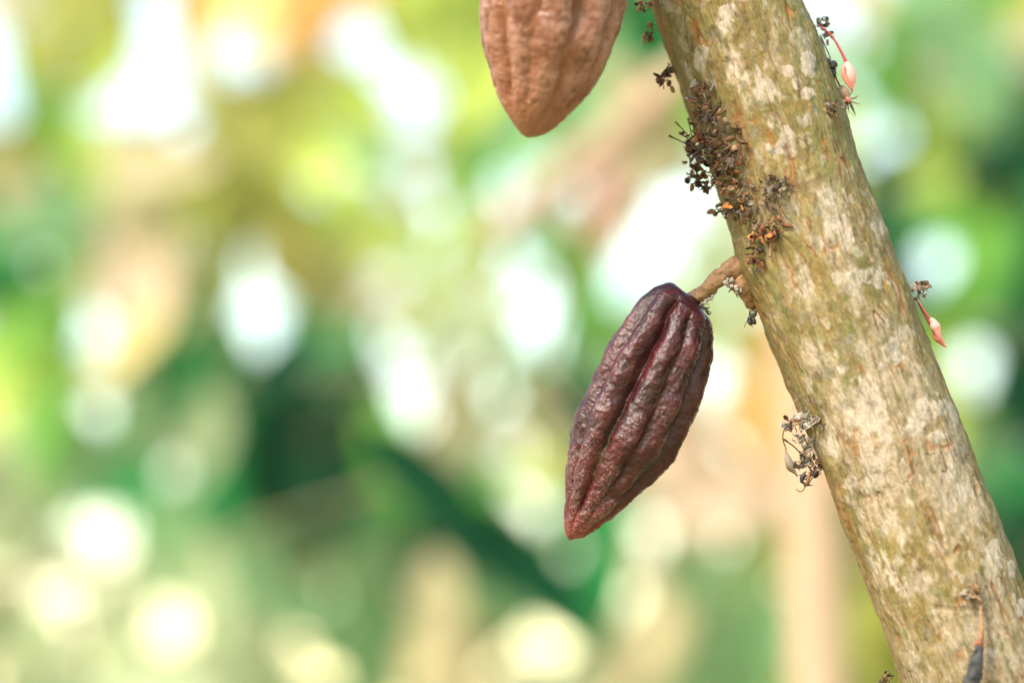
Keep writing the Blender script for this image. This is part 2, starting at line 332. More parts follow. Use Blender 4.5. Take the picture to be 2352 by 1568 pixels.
M_POD = attrmat('ripening_purple_pod_skin', .42, 640, .40, .34, .0011, speck=(2000, .80, (.30, .25, .26)), rough_var=.15, spec=.37, sss=.04)
M_POD2 = attrmat('orange_brown_pod_skin', .45, 260, .14, .18, .0012, speck=(700, .72, (.62, .45, .36)), rough_var=.08, spec=.5, sss=.08)
pod_c = [(0, 1587, 676, 0), (.006, 1585, 680, 34), (.02, 1578, 688, 60), (.045, 1568, 702, 80), (.085, 1554, 726, 96), (.14, 1538, 765, 109), (.22, 1516, 818, 123), (.31, 1489, 884, 131), (.41, 1458, 952, 131),
         (.5, 1433, 1003, 130), (.6, 1406, 1053, 115), (.7, 1379, 1102, 92), (.8, 1353, 1152, 65), (.88, 1333, 1190, 44), (.94, 1320, 1216, 29), (.98, 1311, 1232, 13), (1, 1308, 1240, 2)]
pod = thing('cacao_pod', P(1587, 676, 1.388), 'dark maroon ridged cacao pod hanging by short stalk beside trunk', 'cacao pod')
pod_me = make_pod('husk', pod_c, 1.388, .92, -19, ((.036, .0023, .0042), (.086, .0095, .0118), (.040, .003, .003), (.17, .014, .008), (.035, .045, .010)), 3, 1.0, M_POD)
link('husk', pod_me, pod)
up_c = [(0, 1331, -348, 0), (.01, 1330, -343, 38), (.03, 1327, -330, 66), (.07, 1321, -300, 100), (.14, 1311, -250, 133), (.24, 1300, -185, 156), (.36, 1287, -105, 168), (.5, 1271, -15, 169), (.6, 1261, 55, 162), (.7, 1251, 125, 146),
        (.8, 1239, 195, 114), (.87, 1230, 240, 87), (.93, 1222, 278, 57), (.97, 1216, 300, 34), (.99, 1213, 311, 17), (1, 1212, 316, 3)]
pod2 = thing('cacao_pod', P(1331, -348, 1.328), 'larger orange brown cacao pod cut off by top edge', 'cacao pod')
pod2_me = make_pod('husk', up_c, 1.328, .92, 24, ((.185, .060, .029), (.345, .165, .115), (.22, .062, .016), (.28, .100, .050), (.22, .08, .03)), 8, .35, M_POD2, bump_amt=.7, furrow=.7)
link('husk', pod2_me, pod2)

M_STALK = simple('stalk_bark', (.205, .112, .053), .8, .6, 420, .9)
M_STALKW = simple('stalk_lichen', (.26, .225, .19), .9, .35, 600, .6)
def rough_tube(pts, rad, sides, seed, amp):
    V, Fc = tube(pts, rad, sides); V = np.array(V); V = V + amp * np.stack([vnoise(V * 260 + 7 * k, seed + k) for k in range(3)], 1) + .35 * amp * np.stack([vnoise(V * 900 + 7 * k, seed + k) for k in range(3)], 1)
    return V, Fc
sp = resample([P(1592, 692, 1.388), P(1622, 668, 1.386), P(1655, 636, 1.384), P(1683, 618, 1.384), P(1710, 622, 1.388), P(1750, 640, 1.39)], 60)
u = np.linspace(0, 1, 60); sr = px(1.386) * (19 + 4 * np.exp(-(u / .06) ** 2) + 2 * u + 22 * sstep(.5, .82, u) + 1.3 * np.sin(u * 75) * sstep(.2, .5, u))
st = link('stalk', pymesh('stalk', rough_tube(sp, sr, 26, 5, .0009), M_STALK), pod)
sw = resample([P(1690, 640, 1.384), P(1706, 662, 1.384), P(1718, 684, 1.386), P(1732, 712, 1.392)], 24)
link('stalk_foot', pymesh('stalk_foot', rough_tube(sw, px(1.385) * np.linspace(26, 6, 24), 16, 8, .0012), M_STALK), pod)
# the swollen foot of the stalk where it leaves the bark, and its pale lichen crust
def blob(c, r, seed, amp=.25, n=14):
    ph = np.linspace(0, math.pi, n); th = np.arange(2 * n) * math.pi / n
    D = np.array([[math.sin(a) * math.cos(b), math.sin(a) * math.sin(b), math.cos(a)] for a in ph for b in th])
    V = np.array(c) + D * np.array(r) * (1 + amp * fbm(D * 2.2 + seed * 3.1, 3, seed))[:, None]
    return V, [tuple(q) for q in grid_quads(n, 2 * n)]
def crust(pts, seed, mat, parent, name):
    """an uneven thin crust made of flattened lumps"""
    rng = random.Random(seed); parts = []
    for (x, y, d, r) in pts:
        for _ in range(5):
            parts.append(blob(P(x + rng.uniform(-r, r), y + rng.uniform(-r, r), d - rng.uniform(0, .002)), np.array([1, .6, 1]) * px(1.38) * r * rng.uniform(.35, .7), rng.randrange(999), .5, 8))
    return link(name, pymesh(name, merge(parts), mat), parent)
crust([(1676, 648, 1.378, 9), (1686, 658, 1.377, 8), (1694, 668, 1.377, 7)], 4, M_STALKW, pod, 'lichen_crust')
crust([(1612, 700, 1.382, 5), (1622, 693, 1.381, 6), (1632, 684, 1.380, 5), (1606, 708, 1.382, 5)], 9, M_STALKW, pod, 'lichen_crust')
sp2 = resample([P(1331, -335, 1.328), P(1345, -372, 1.332), P(1372, -400, 1.355), P(1440, -410, 1.39)], 30)
link('stalk', pymesh('stalk', rough_tube(sp2, px(1.36) * np.linspace(18, 26, 30), 18, 6, .0009), M_STALK), pod2)

# ------------------------------------------------------------------ dried flowers on the bark: small meshes shared by many pieces
M_SCRAP = {'brown': simple('dry_petal_brown', (.150, .066, .028), .75, .6, 900, .4, .1), 'dark': simple('dry_petal_dark', (.040, .021, .012), .7, .5, 900, .4),
           'red': simple('dry_petal_russet', (.185, .056, .020), .65, .5, 900, .4, .1), 'amber': simple('dry_petal_amber', (.42, .15, .025), .6, .35, 900, .3, .3),
           'tan': simple('dry_petal_tan', (.19, .115, .06), .8, .5, 900, .4, .1), 'grey': simple('dry_scrap_grey', (.16, .135, .11), .9, .4, 900, .5),
           'white': simple('mould_white', (.27, .24, .215), .95, .25, 900, .5), 'black': simple('dry_scrap_black', (.012, .011, .010), .6, .5, 900, .5)}
M_FIBRE = simple('pale_fibre', (.26, .22, .18), .9, .3, 300, 0, .2)
def petal_vf(rng, curl=1.0):
    nl, nw = 8, 5; V = []; k = rng.uniform(.7, 3.0) * curl; tw = rng.uniform(-1.0, 1.0); cup = rng.uniform(.3, 1.0); w0 = rng.uniform(.07, .20); x = z = 0; a = 0
    for i in range(nl):
        t = i / (nl - 1); a = k * t * t; x += math.cos(a) / nl; z += math.sin(a) / nl; w = w0 * (math.sin(math.pi * min(1, .12 + .88 * t) ** .8) + .08)
        for j in range(nw):
            s = (j / (nw - 1) - .5) * 2; yy = s * w; zz = cup * w * s * s + rng.uniform(-.015, .015); c, sn = math.cos(tw * t), math.sin(tw * t)
            V.append((x - math.sin(a) * zz * c, yy * c - zz * sn, z + math.cos(a) * zz * c + yy * sn))
    V2 = [(p[0], p[1], p[2] - .018) for p in V]; n = nl * nw; F = []
    for i in range(nl - 1):
        for j in range(nw - 1):
            q = (i * nw + j, i * nw + j + 1, (i + 1) * nw + j + 1, (i + 1) * nw + j); F.append(q); F.append(tuple(n + v for v in q[::-1]))
    rim = [i * nw for i in range(nl)] + [(nl - 1) * nw + j for j in range(1, nw)] + [i * nw + nw - 1 for i in range(nl - 2, -1, -1)] + [j for j in range(nw - 2, 0, -1)]
    for a_, b_ in zip(rim, rim[1:] + rim[:1]): F.append((a_, b_, n + b_, n + a_))
    return V + V2, F
def stem_vf(rng):
    b1, b2 = rng.uniform(-.25, .25), rng.uniform(-.3, .3); pts = resample([(0, 0, 0), (.35, b1 * .5, b2 * .4), (.7, b1, b2), (1, b1 * .6, b2 * 1.3)], 9)
    r = np.linspace(.035, .022, 9); r[-2:] = (.035, .045); return tube(pts, r, 6)
def curl_vf(rng):                                                    # a thin dried filament curled on itself
    a1 = rng.uniform(2.2, 5.0); r0 = rng.uniform(.22, .42); n = 14
    pts = [(r0 * (1 - .45 * t) * math.sin(a1 * t), rng.uniform(-.02, .02) + .25 * t * rng.choice((1, 1)), r0 * (1 - math.cos(a1 * t)) * (1 - .45 * t)) for t in np.linspace(0, 1, n)]
    return tube(pts, np.linspace(.05, .022, n), 5)
def chip_vf(rng):                                                    # an angular crumb of bark and husk
    v, f = blob((0, 0, 0), (.58, .26, .08), rng.randrange(99), .7, 6); M = Matrix.Rotation(rng.uniform(0, 3), 3, 'X')
    return [tuple(M @ (Vector(p) * (1 + rng.uniform(-.28, .28)))) for p in v], f
def husk_vf(rng):                                                    # a shrivelled flower: five curled lobes round a short cup
    parts = []
    for k in range(5):
        v, f = petal_vf(rng, .8); a = k * 2 * math.pi / 5 + rng.uniform(-.2, .2); e = rng.uniform(-1.2, -.2); M = Matrix.Rotation(a, 3, 'Z') @ Matrix.Rotation(e, 3, 'Y')
        parts.append(([tuple(M @ Vector(p) * rng.uniform(.7, .72)) for p in v], f))
    parts.append(tube([(0, 0, -.35), (0, .03, -.15), (0, 0, .05)], [.03, .035, .06], 6)); return merge(parts)
LIB = {}
def lib(kind, mat, k):
    key = (kind, mat, k)
    if key not in LIB:
        rng = random.Random(sum(map(ord, kind)) * 31 + k)
        vf = {'petal': petal_vf, 'stem': stem_vf, 'husk': husk_vf, 'curl': curl_vf, 'crumb': chip_vf}[kind](rng)
        LIB[key] = pymesh(kind, vf, M_SCRAP[mat], kind != 'crumb')
    return LIB[key]
PNAME = {'petal': 'dried_petal', 'stem': 'stem', 'husk': 'dried_flower', 'crumb': 'crumb', 'curl': 'filament'}
def aim(direction, roll):
    d = Vector(direction).normalized(); q = d.to_track_quat('X', 'Z'); return (q.to_matrix() @ Matrix.Rotation(roll, 3, 'X')).to_euler()
def place(parent, kind, mat, pos, direction, size, rng):
    return link(PNAME[kind], lib(kind, mat, rng.randrange(5)), parent, Vector(pos), aim(direction, rng.uniform(0, 6.28)), size)
def dirpx(a):                                                        # picture-plane direction, a in degrees, 0 right, 90 down
    return R_ * math.cos(math.radians(a)) - U_ * math.sin(math.radians(a))
def cluster(label, spots, seed, group=None, stems=(), extra=(), name='dried_flower_cluster'):
    """spots: x, y, rx, ry, {kind:mat list}, count, size range in picture units, outwards range in mm"""
    rng = random.Random(seed); p0, n0 = trunk_surf(spots[0][0], spots[0][1]); root = thing(name, p0, label, 'dried flowers', group)
    for (x, y, rx, ry, kinds, cnt, s0, s1, o0, o1) in spots:
        for _ in range(cnt):
            a, r = rng.uniform(0, 6.28), math.sqrt(rng.random()); qx, qy = x + rx * r * math.cos(a), y + ry * r * math.sin(a)
            pos, n = trunk_surf(qx, qy, rng.uniform(o0, o1) / 1000); kind, mat = rng.choice(kinds).split('.')
            d = n * rng.uniform(.1, .9) + dirpx(rng.uniform(0, 360)) * .9 - U_ * .25
            place(root, kind, mat, pos, d, px(1.37) * rng.uniform(s0, s1) * (1.25 if kind == 'petal' else .95), rng)
    for (x0, y0, x1, y1, mat, w) in stems:                           # single thin stems standing off the bark
        pos, n = trunk_surf(x0, y0, .001); e = np.array(P(x1, y1, np.dot(pos - CAMP, F_) - .004)); mid = (pos + e) / 2 + U_ * px(1.37) * rng.uniform(-5, 5)
        pts = resample([pos, mid, e], 9); r = np.full(9, px(1.37) * w); r[-1] *= 1.9; r[-2] *= 1.5
        link('stem', pymesh('stem', tube(pts, r, 7), M_SCRAP[mat]), root)
    for (kind, mat, x, y, off, ang, size) in extra:
        pos, n = trunk_surf(x, y, off / 1000); place(root, kind, mat, pos, dirpx(ang) + n * .3, px(1.37) * size, rng)
    return root
B_ = ['petal.brown', 'petal.brown', 'petal.dark', 'petal.red', 'husk.brown', 'petal.tan', 'husk.red', 'curl.brown', 'curl.tan', 'stem.brown', 'stem.tan', 'curl.dark', 'petal.dark']
G_ = 'dried flower clusters on the bark'
cluster('crumbly brown dried flower cushion at top of the long cluster', [(1612, 222, 26, 26, ['crumb.brown', 'crumb.tan', 'crumb.dark', 'petal.brown', 'crumb.white'], 46, 8, 20, 0, 5), (1625, 268, 30, 30, ['crumb.dark', 'crumb.brown', 'petal.tan', 'petal.brown', 'crumb.grey'], 40, 9, 24, 0, 5)], 11, G_)
cluster('dense dark brown dried flower cluster with thin stalks pointing left', [(1635, 320, 44, 36, B_, 46, 16, 38, 1, 9), (1650, 365, 46, 30, B_ + ['petal.dark', 'crumb.dark'], 54, 16, 36, 1, 9), (1600, 335, 22, 26, ['petal.dark', 'husk.brown', 'crumb.dark'], 16, 14, 30, 0, 5), (1645, 345, 46, 56, ['petal.dark', 'petal.brown', 'curl.brown', 'husk.dark', 'stem.brown', 'curl.red', 'curl.tan'], 58, 16, 36, 0, 7), (1660, 300, 22, 26, B_, 14, 18, 36, 0, 6)], 12, G_,
        stems=[(1600, 345, 1536, 312, 'dark', 1.5), (1600, 338, 1560, 305, 'dark', 1.4), (1598, 332, 1551, 280, 'brown', 1.6), (1592, 325, 1580, 272, 'dark', 1.4), (1598, 330, 1593, 290, 'brown', 1.3)], extra=[('petal', 'amber', 1622, 328, 7, 30, 18), ('petal', 'red', 1690, 340, 3, -20, 34), ('petal', 'tan', 1675, 348, 5, 10, 34)])
cluster('brown curled dried flowers drooping off the left bark edge', [(1640, 405, 42, 24, B_, 34, 16, 34, 1, 8), (1612, 418, 18, 14, ['petal.dark', 'petal.brown', 'husk.dark'], 12, 14, 28, 0, 4), (1645, 408, 36, 24, ['petal.dark', 'curl.brown', 'husk.dark', 'curl.dark'], 24, 16, 30, 0, 5), (1672, 425, 22, 26, ['petal.red', 'petal.tan', 'husk.brown', 'petal.brown'], 16, 16, 32, 1, 7)], 13, G_,
        stems=[(1612, 408, 1577, 398, 'brown', 1.1), (1612, 412, 1580, 408, 'grey', .9), (1620, 420, 1618, 440, 'black', 2.0)])
cluster('dried flowers with bright amber petals in the long cluster', [(1690, 488, 26, 14, ['petal.dark', 'petal.brown', 'crumb.dark', 'husk.dark'], 22, 12, 26, 1, 6), (1665, 478, 16, 16, ['petal.brown', 'petal.dark', 'husk.brown', 'curl.brown'], 14, 16, 30, 1, 5), (1705, 448, 22, 26, ['petal.brown', 'curl.tan', 'curl.brown', 'petal.grey', 'petal.dark'], 22, 14, 28, 0, 5), (1722, 495, 18, 18, ['petal.dark', 'curl.brown', 'petal.brown'], 16, 14, 26, 0, 5)], 14, G_,
        stems=[(1662, 485, 1640, 492, 'dark', 2.2), (1668, 470, 1650, 470, 'brown', 1.8)], extra=[('petal', 'amber', 1680, 462, 6, 100, 34), ('petal', 'amber', 1700, 455, 7, 60, 26), ('petal', 'amber', 1694, 470, 8, 120, 28), ('petal', 'tan', 1695, 438, 6, 10, 36), ('petal', 'amber', 1705, 470, 6, 70, 24), ('petal', 'brown', 1650, 480, 3, 160, 32), ('petal', 'red', 1655, 492, 2, 200, 30)])
fz = cluster('grey fuzzy dead flower scar right of the amber petals', [(1765, 432, 28, 18, ['crumb.dark', 'crumb.brown', 'petal.grey', 'crumb.grey', 'petal.dark'], 34, 8, 20, 0, 4), (1762, 470, 26, 24, ['petal.grey', 'curl.brown', 'curl.grey', 'petal.dark', 'petal.brown'], 40, 8, 22, 0, 4)], 15, G_)
cluster('russet dried flowers hanging below the grey fuzzy scar', [(1738, 540, 20, 18, ['petal.red', 'husk.red', 'petal.brown', 'petal.amber'], 18, 14, 32, 1, 8), (1765, 525, 22, 26, ['petal.dark', 'husk.dark', 'petal.red', 'petal.brown'], 26, 14, 30, 1, 6), (1735, 570, 14, 18, ['petal.dark', 'petal.brown'], 12, 12, 26, 1, 6)], 16, G_,
        stems=[(1735, 510, 1728, 540, 'tan', 1.6), (1760, 550, 1768, 590, 'tan', 1.6)])
cluster('single small russet dried flower just above the pod stalk', [(1735, 602, 11, 9, ['petal.red', 'husk.red', 'petal.dark'], 12, 12, 24, 1, 5)], 17, G_)
cluster('brown dried flower tuft on upper left bark edge nearest the frame top', [(1500, 4, 14, 10, ['petal.brown', 'petal.tan', 'petal.dark', 'petal.amber'], 16, 12, 28, 0, 4), (1486, 6, 8, 8, ['petal.brown', 'petal.dark'], 8, 12, 26, 0, 3)], 18, G_)
cluster('small brown flower husk on upper left bark edge under the top tuft', [(1507, 66, 8, 20, ['petal.brown', 'petal.dark', 'husk.brown', 'petal.tan'], 16, 12, 26, 0, 4), (1500, 84, 7, 8, ['petal.brown', 'husk.brown'], 7, 10, 24, 0, 4)], 19, G_, stems=[(1496, 84, 1482, 100, 'brown', 1.2)])
cluster('dark brown withered flower on left bark edge above the big cluster', [(1546, 160, 7, 16, ['petal.brown', 'husk.dark', 'petal.dark', 'husk.brown'], 16, 14, 30, 0, 5), (1541, 178, 7, 9, ['petal.red', 'petal.brown', 'petal.dark'], 8, 14, 26, 0, 5)], 20, G_, stems=[(1528, 180, 1524, 204, 'brown', 1.0)], extra=[('petal', 'brown', 1552, 190, 2, 80, 34)])
cluster('dark brown dead flower scar near the right bark edge', [(1890, 264, 20, 18, ['crumb.dark', 'crumb.brown', 'petal.brown', 'petal.dark', 'petal.tan', 'crumb.grey'], 28, 7, 17, 0, 2)], 21, G_, stems=[(1925, 252, 1941, 232, 'tan', 1.5)], extra=[('petal', 'red', 1898, 262, 3, 20, 16)])
low = cluster('white and grey dried flower tangle on the lower left bark edge', [(1850, 962, 26, 16, ['crumb.white', 'crumb.grey', 'petal.grey', 'petal.brown', 'crumb.tan', 'curl.grey', 'curl.dark'], 52, 9, 24, 0, 7), (1822, 972, 20, 12, ['crumb.dark', 'petal.dark', 'petal.brown', 'crumb.white'], 22, 9, 22, 0, 6), (1852, 1010, 16, 18, ['crumb.white', 'crumb.grey', 'petal.grey'], 20, 10, 22, 0, 5),
                                                        (1858, 1050, 24, 18, ['petal.grey', 'petal.tan', 'crumb.grey', 'petal.dark', 'husk.grey', 'curl.brown', 'curl.grey'], 36, 12, 30, 0, 6), (1872, 1080, 16, 12, ['petal.dark', 'husk.dark', 'petal.tan', 'petal.brown'], 20, 12, 28, 0, 5)], 22, G_,
              stems=[(1840, 1052, 1800, 1008, 'dark', 1.6), (1872, 1085, 1856, 1112, 'dark', 1.6)])
def piece(root, name, pts, rad, mat, sides=9, n=24, d=1.376):
    pts = resample([P(x, y, d + (q[0] if q else 0)) for (x, y, *q) in pts], n); rr = spline(np.linspace(0, 1, len(rad)), rad, np.linspace(0, 1, n)) * px(d)
    return link(name, pymesh(name, tube(pts, np.maximum(rr, .00005), sides), mat if not isinstance(mat, str) else M_SCRAP[mat]), root)
piece(low, 'stem', [(1818, 970), (1802, 985), (1798, 1005), (1806, 1032)], [1.6, 1.4, 1.4, 1.6], 'dark')
piece(low, 'dried_bud', [(1803, 1025), (1806, 1040), (1810, 1055), (1818, 1072), (1828, 1086), (1832, 1092)], [1.3, 3, 8, 9, 4, .6], 'grey')
piece(low, 'dried_petal', [(1806, 1058), (1814, 1074), (1828, 1088), (1832, 1096)], [3, 7, 4, .6], 'brown', d=1.378)
piece(low, 'dried_petal', [(1822, 1066), (1834, 1072), (1848, 1074)], [8, 4, .8], 'dark')
piece(low, 'dried_petal', [(1860, 1085), (1856, 1100), (1850, 1116), (1840, 1128), (1832, 1126), (1829, 1121)], [3, 4, 3, 1.8, 1.6, 1.2], 'brown')
piece(low, 'dried_petal', [(1846, 1112), (1860, 1114), (1868, 1113)], [4, 2, .5], 'dark')
piece(low, 'dried_petal', [(1850, 1088), (1843, 1096), (1842, 1106), (1850, 1110)], [5, 6, 4, 2], 'black')
cluster('dark speckled scrap on the left bark edge at frame bottom', [(2044, 1556, 8, 12, ['crumb.dark', 'crumb.brown', 'petal.dark', 'crumb.tan'], 26, 7, 16, 0, 7)], 23, G_)
sc1 = cluster('shrivelled black scrap dangling from the bark below the pod stalk', [(1733, 716, 5, 6, ['petal.black', 'crumb.black'], 6, 8, 14, 0, 3)], 24, G_)
for q in ([(1737, 712), (1733, 722), (1727, 730)], [(1730, 724), (1722, 731), (1718, 738)], [(1726, 726), (1732, 738), (1735, 745)], [(1722, 730), (1722, 740), (1728, 746)]):
    piece(sc1, 'dried_petal', q, [2.5, 5.5, 3], 'black', 7, 10, 1.383)
for q in ([(1735, 712), (1726, 715), (1719, 712)], [(1720, 735), (1713, 742), (1710, 752)], [(1724, 740), (1727, 748), (1730, 752)]):
    piece(sc1, 'stem', q, [1.2, .9, .6], 'black', 6, 8, 1.383)
scar = cluster('pale curled chip of a leaf scar low on the trunk', [(2196, 1338, 15, 15, ['petal.tan', 'petal.grey', 'crumb.grey', 'petal.brown', 'crumb.tan'], 24, 10, 28, 0, 5)], 25, None, name='leaf_scar')
# fibres: too fine and too many to count
rng = random.Random(5); parts = []
for (x, y, rx, ry, cnt) in [(1700, 420, 40, 80, 90), (1775, 470, 36, 50, 110), (1690, 330, 30, 60, 50), (1840, 920, 20, 20, 40), (1720, 520, 40, 50, 60), (1850, 1040, 30, 60, 40), (1905, 262, 30, 26, 30)]:
    for _ in range(cnt):
        a, r = rng.uniform(0, 6.28), math.sqrt(rng.random()); p, n = trunk_surf(x + rx * r * math.cos(a), y + ry * r * math.sin(a), .0005); d = dirpx(rng.uniform(0, 360)); l = px(1.37) * rng.uniform(10, 34)
        parts.append(tube(resample([p, p + d * l * .4 + n * l * rng.uniform(.1, .5), p + d * l + n * l * rng.uniform(-.1, .5) + dirpx(rng.uniform(0, 360)) * l * .3], 6), .00005 + .00005 * rng.random(), 3, False))
fo = link('bark_fibre', pymesh('bark_fibre', merge(parts), M_FIBRE), tree); fo['kind'] = 'stuff'
# little scraps where pod meets stalk
for q in ([(1590, 690), (1578, 682), (1572, 688)], [(1583, 688), (1574, 678), (1568, 682)]): piece(pod, 'sepal_scrap', q, [1.6, 1.2, .5], 'black', 6, 8, 1.376)
for q in ([(1612, 702), (1622, 712), (1633, 717)], [(1616, 706), (1626, 708), (1630, 704)], [(1620, 712), (1630, 722), (1634, 716)], [(1606, 700), (1618, 708), (1626, 718)]): piece(pod, 'sepal_scrap', q, [3, 2.6, .6], 'black', 6, 8, 1.375)
for q in ([(1682, 662), (1676, 668), (1674, 672)], [(1690, 668), (1692, 678), (1694, 684)], [(1696, 668), (1702, 674), (1706, 672)]): piece(pod, 'sepal_scrap', q, [2.2, 2, .8], 'black', 6, 8, 1.378)

# ------------------------------------------------------------------ fresh flower and buds on the right edge, black withered pod
M_PED = simple('pedicel_red', (.30, .045, .04), .5, .2, 500, .2, 0, .5, .1); M_BUD = simple('bud_pink', (.64, .285, .25), .55, .12, 260, .15, .15, .4, .2)
M_PET = simple('petal_pale', (.58, .42, .33), .6, .1, 300, .1, .45); M_BUDD = simple('bud_coral', (.56, .16, .115), .55, .15, 260, .15, .1, .4, .2)
fl = thing('cacao_flower', P(1896, 70, 1.39), 'pale pink cacao flower hanging by red stalk from upper right bark', 'flower')
piece(fl, 'pedicel', [(1880, 60), (1897, 70), (1912, 85), (1930, 115), (1946, 147)], [2, 2.2, 2.6, 3.4, 4.2], M_PED, d=1.388)
piece(fl, 'bud', [(1945, 142), (1947, 152), (1951, 170), (1955, 190), (1957, 205), (1958, 212)], [4, 11, 14, 13, 7, 1], M_BUD, 16, d=1.386)
piece(fl, 'sepal', [(1938, 152), (1937, 168), (1945, 188), (1957, 206)], [3, 6, 5, .8], M_BUDD, 10, d=1.383)
piece(fl, 'pedicel', [(1888, 118), (1904, 140), (1920, 180), (1930, 200)], [2.2, 2.4, 2.4, 2.6], M_PED, d=1.392)
piece(fl, 'ovary', [(1930, 198), (1938, 212), (1944, 224), (1947, 232)], [5, 13, 11, 5], M_PET, 14, d=1.392)
rng = random.Random(3)
for ang, ln in ((150, 36), (120, 30), (40, 36), (15, 30), (200, 24), (-40, 30)):
    v, f = petal_vf(random.Random(int(ang) + 7), .5); o = link('petal', pymesh('petal', (v, f), M_PET), fl, Vector(P(1945, 226, 1.391)), aim(dirpx(ang) - F_ * .2, .3), px(1.39) * ln)
for a, b in ((1938, 262), (1941, 268), (1950, 258), (1963, 262), (1966, 268)):
    piece(fl, 'staminode', [(1946 + (a - 1950) * .25, 230), (1948 + (a - 1950) * .6, 246), (a, b)], [2.6, 2.2, .4], 'dark', 7, 10, d=1.389)
piece(fl, 'flower_heart', [(1943, 224), (1947, 230), (1950, 236)], [4, 6, 3], M_BUDD, 9, 10, d=1.388)
ds = cluster('black dried flower clump on upper right bark beside pink flower', [(1876, 60, 8, 14, ['petal.dark', 'crumb.dark', 'petal.black', 'crumb.grey'], 18, 9, 20, 0, 4), (1885, 85, 9, 14, ['petal.black', 'petal.dark', 'crumb.grey', 'petal.brown'], 16, 9, 22, 0, 5)], 31, G_)
for q in ([(1884, 80), (1895, 105), (1908, 135)], [(1880, 100), (1890, 125), (1898, 140)], [(1876, 52), (1878, 44), (1884, 41)]): piece(ds, 'stem', q, [1.6, 1.5, 1.5], 'black', 6, 10, 1.386)
for k, (x, y, w) in enumerate([(1900, 145, 9), (1910, 150, 11), (1918, 146, 6), (1903, 158, 9), (1912, 166, 9), (1915, 175, 5), (1896, 152, 6)]): link('dried_flower', pymesh('dried_flower', blob(P(x, y, 1.386), np.array([1, .8, 1]) * px(1.38) * w, k, .6, 9), M_SCRAP['black']), ds)
bd = thing('flower_bud', P(2098, 680, 1.38), 'two coral pink flower buds on red stalks at the right bark edge', 'flower bud')
piece(bd, 'pedicel', [(2108, 690), (2120, 710), (2134, 730), (2140, 738)], [2.2, 2.4, 2.6, 2.8], M_PED, d=1.378)
piece(bd, 'pedicel', [(2110, 695), (2122, 720), (2136, 745), (2148, 765)], [2.2, 2.4, 2.6, 2.8], M_PED, d=1.381)
piece(bd, 'bud', [(2136, 732), (2142, 737), (2148, 750), (2154, 765), (2157, 775), (2158, 780)], [4, 8, 12, 9, 6, 2], M_BUD, 16, d=1.378)
piece(bd, 'bud', [(2144, 762), (2149, 768), (2156, 778), (2164, 788), (2170, 794), (2174, 798)], [4, 8, 9.5, 6.5, 4, 1.2], M_BUDD, 16, d=1.381)
cluster('tan dried flower clump holding the coral buds on right edge', [(2102, 664, 14, 9, ['petal.tan', 'crumb.tan', 'petal.brown', 'crumb.white', 'crumb.brown', 'petal.grey'], 34, 8, 20, 0, 5), (2100, 682, 8, 10, ['crumb.dark', 'petal.tan', 'crumb.grey', 'petal.brown'], 14, 8, 18, 0, 4)], 32, G_, stems=[(2108, 664, 2130, 661, 'tan', 1.3)])

wp = thing('withered_pod', trunk_surf(2212, 1345)[0], 'shrivelled black young pod on brown stalk low on trunk', 'withered pod')
def on(x, y, off): p, n = trunk_surf(x, y, off); return p
def surf_tube(name, pts, rad, mat, sides=14, n=30, amp=.0004):
    p = resample([on(x, y, o) for (x, y, o) in pts], n); rr = spline(np.linspace(0, 1, len(rad)), rad, np.linspace(0, 1, n)) * px(1.34)
    return link(name, pymesh(name, rough_tube(p, np.maximum(rr, .0001), sides, 9, amp), mat), wp)
surf_tube('stalk', [(2208, 1345, .001), (2214, 1375, .004), (2213, 1410, .006), (2212, 1446, .007)], [7, 4.5, 5, 6.5], M_STALK)
surf_tube('cap', [(2212, 1444, .007), (2211, 1452, .008), (2210, 1462, .008)], [6, 9, 10], M_SCRAP['red'])
surf_tube('cap', [(2212, 1450, .009), (2204, 1451, .010), (2196, 1456, .010)], [5, 3, 1], M_SCRAP['red'], 7, 10, .0001)
M_BLK = simple('withered_pod_skin', (.022, .022, .026), .75, .5, 500, .7)
surf_tube('husk', [(2210, 1460, .008), (2208, 1480, .010), (2203, 1520, .011), (2196, 1565, .012), (2188, 1610, .012), (2180, 1640, .012)], [9, 15, 17, 17, 13, 2], M_BLK, 20, 50, .0012)
surf_tube('stipule', [(2206, 1466, .010), (2196, 1465, .012), (2186, 1468, .012)], [3, 2, .6], M_SCRAP['dark'], 6, 8, .0001)
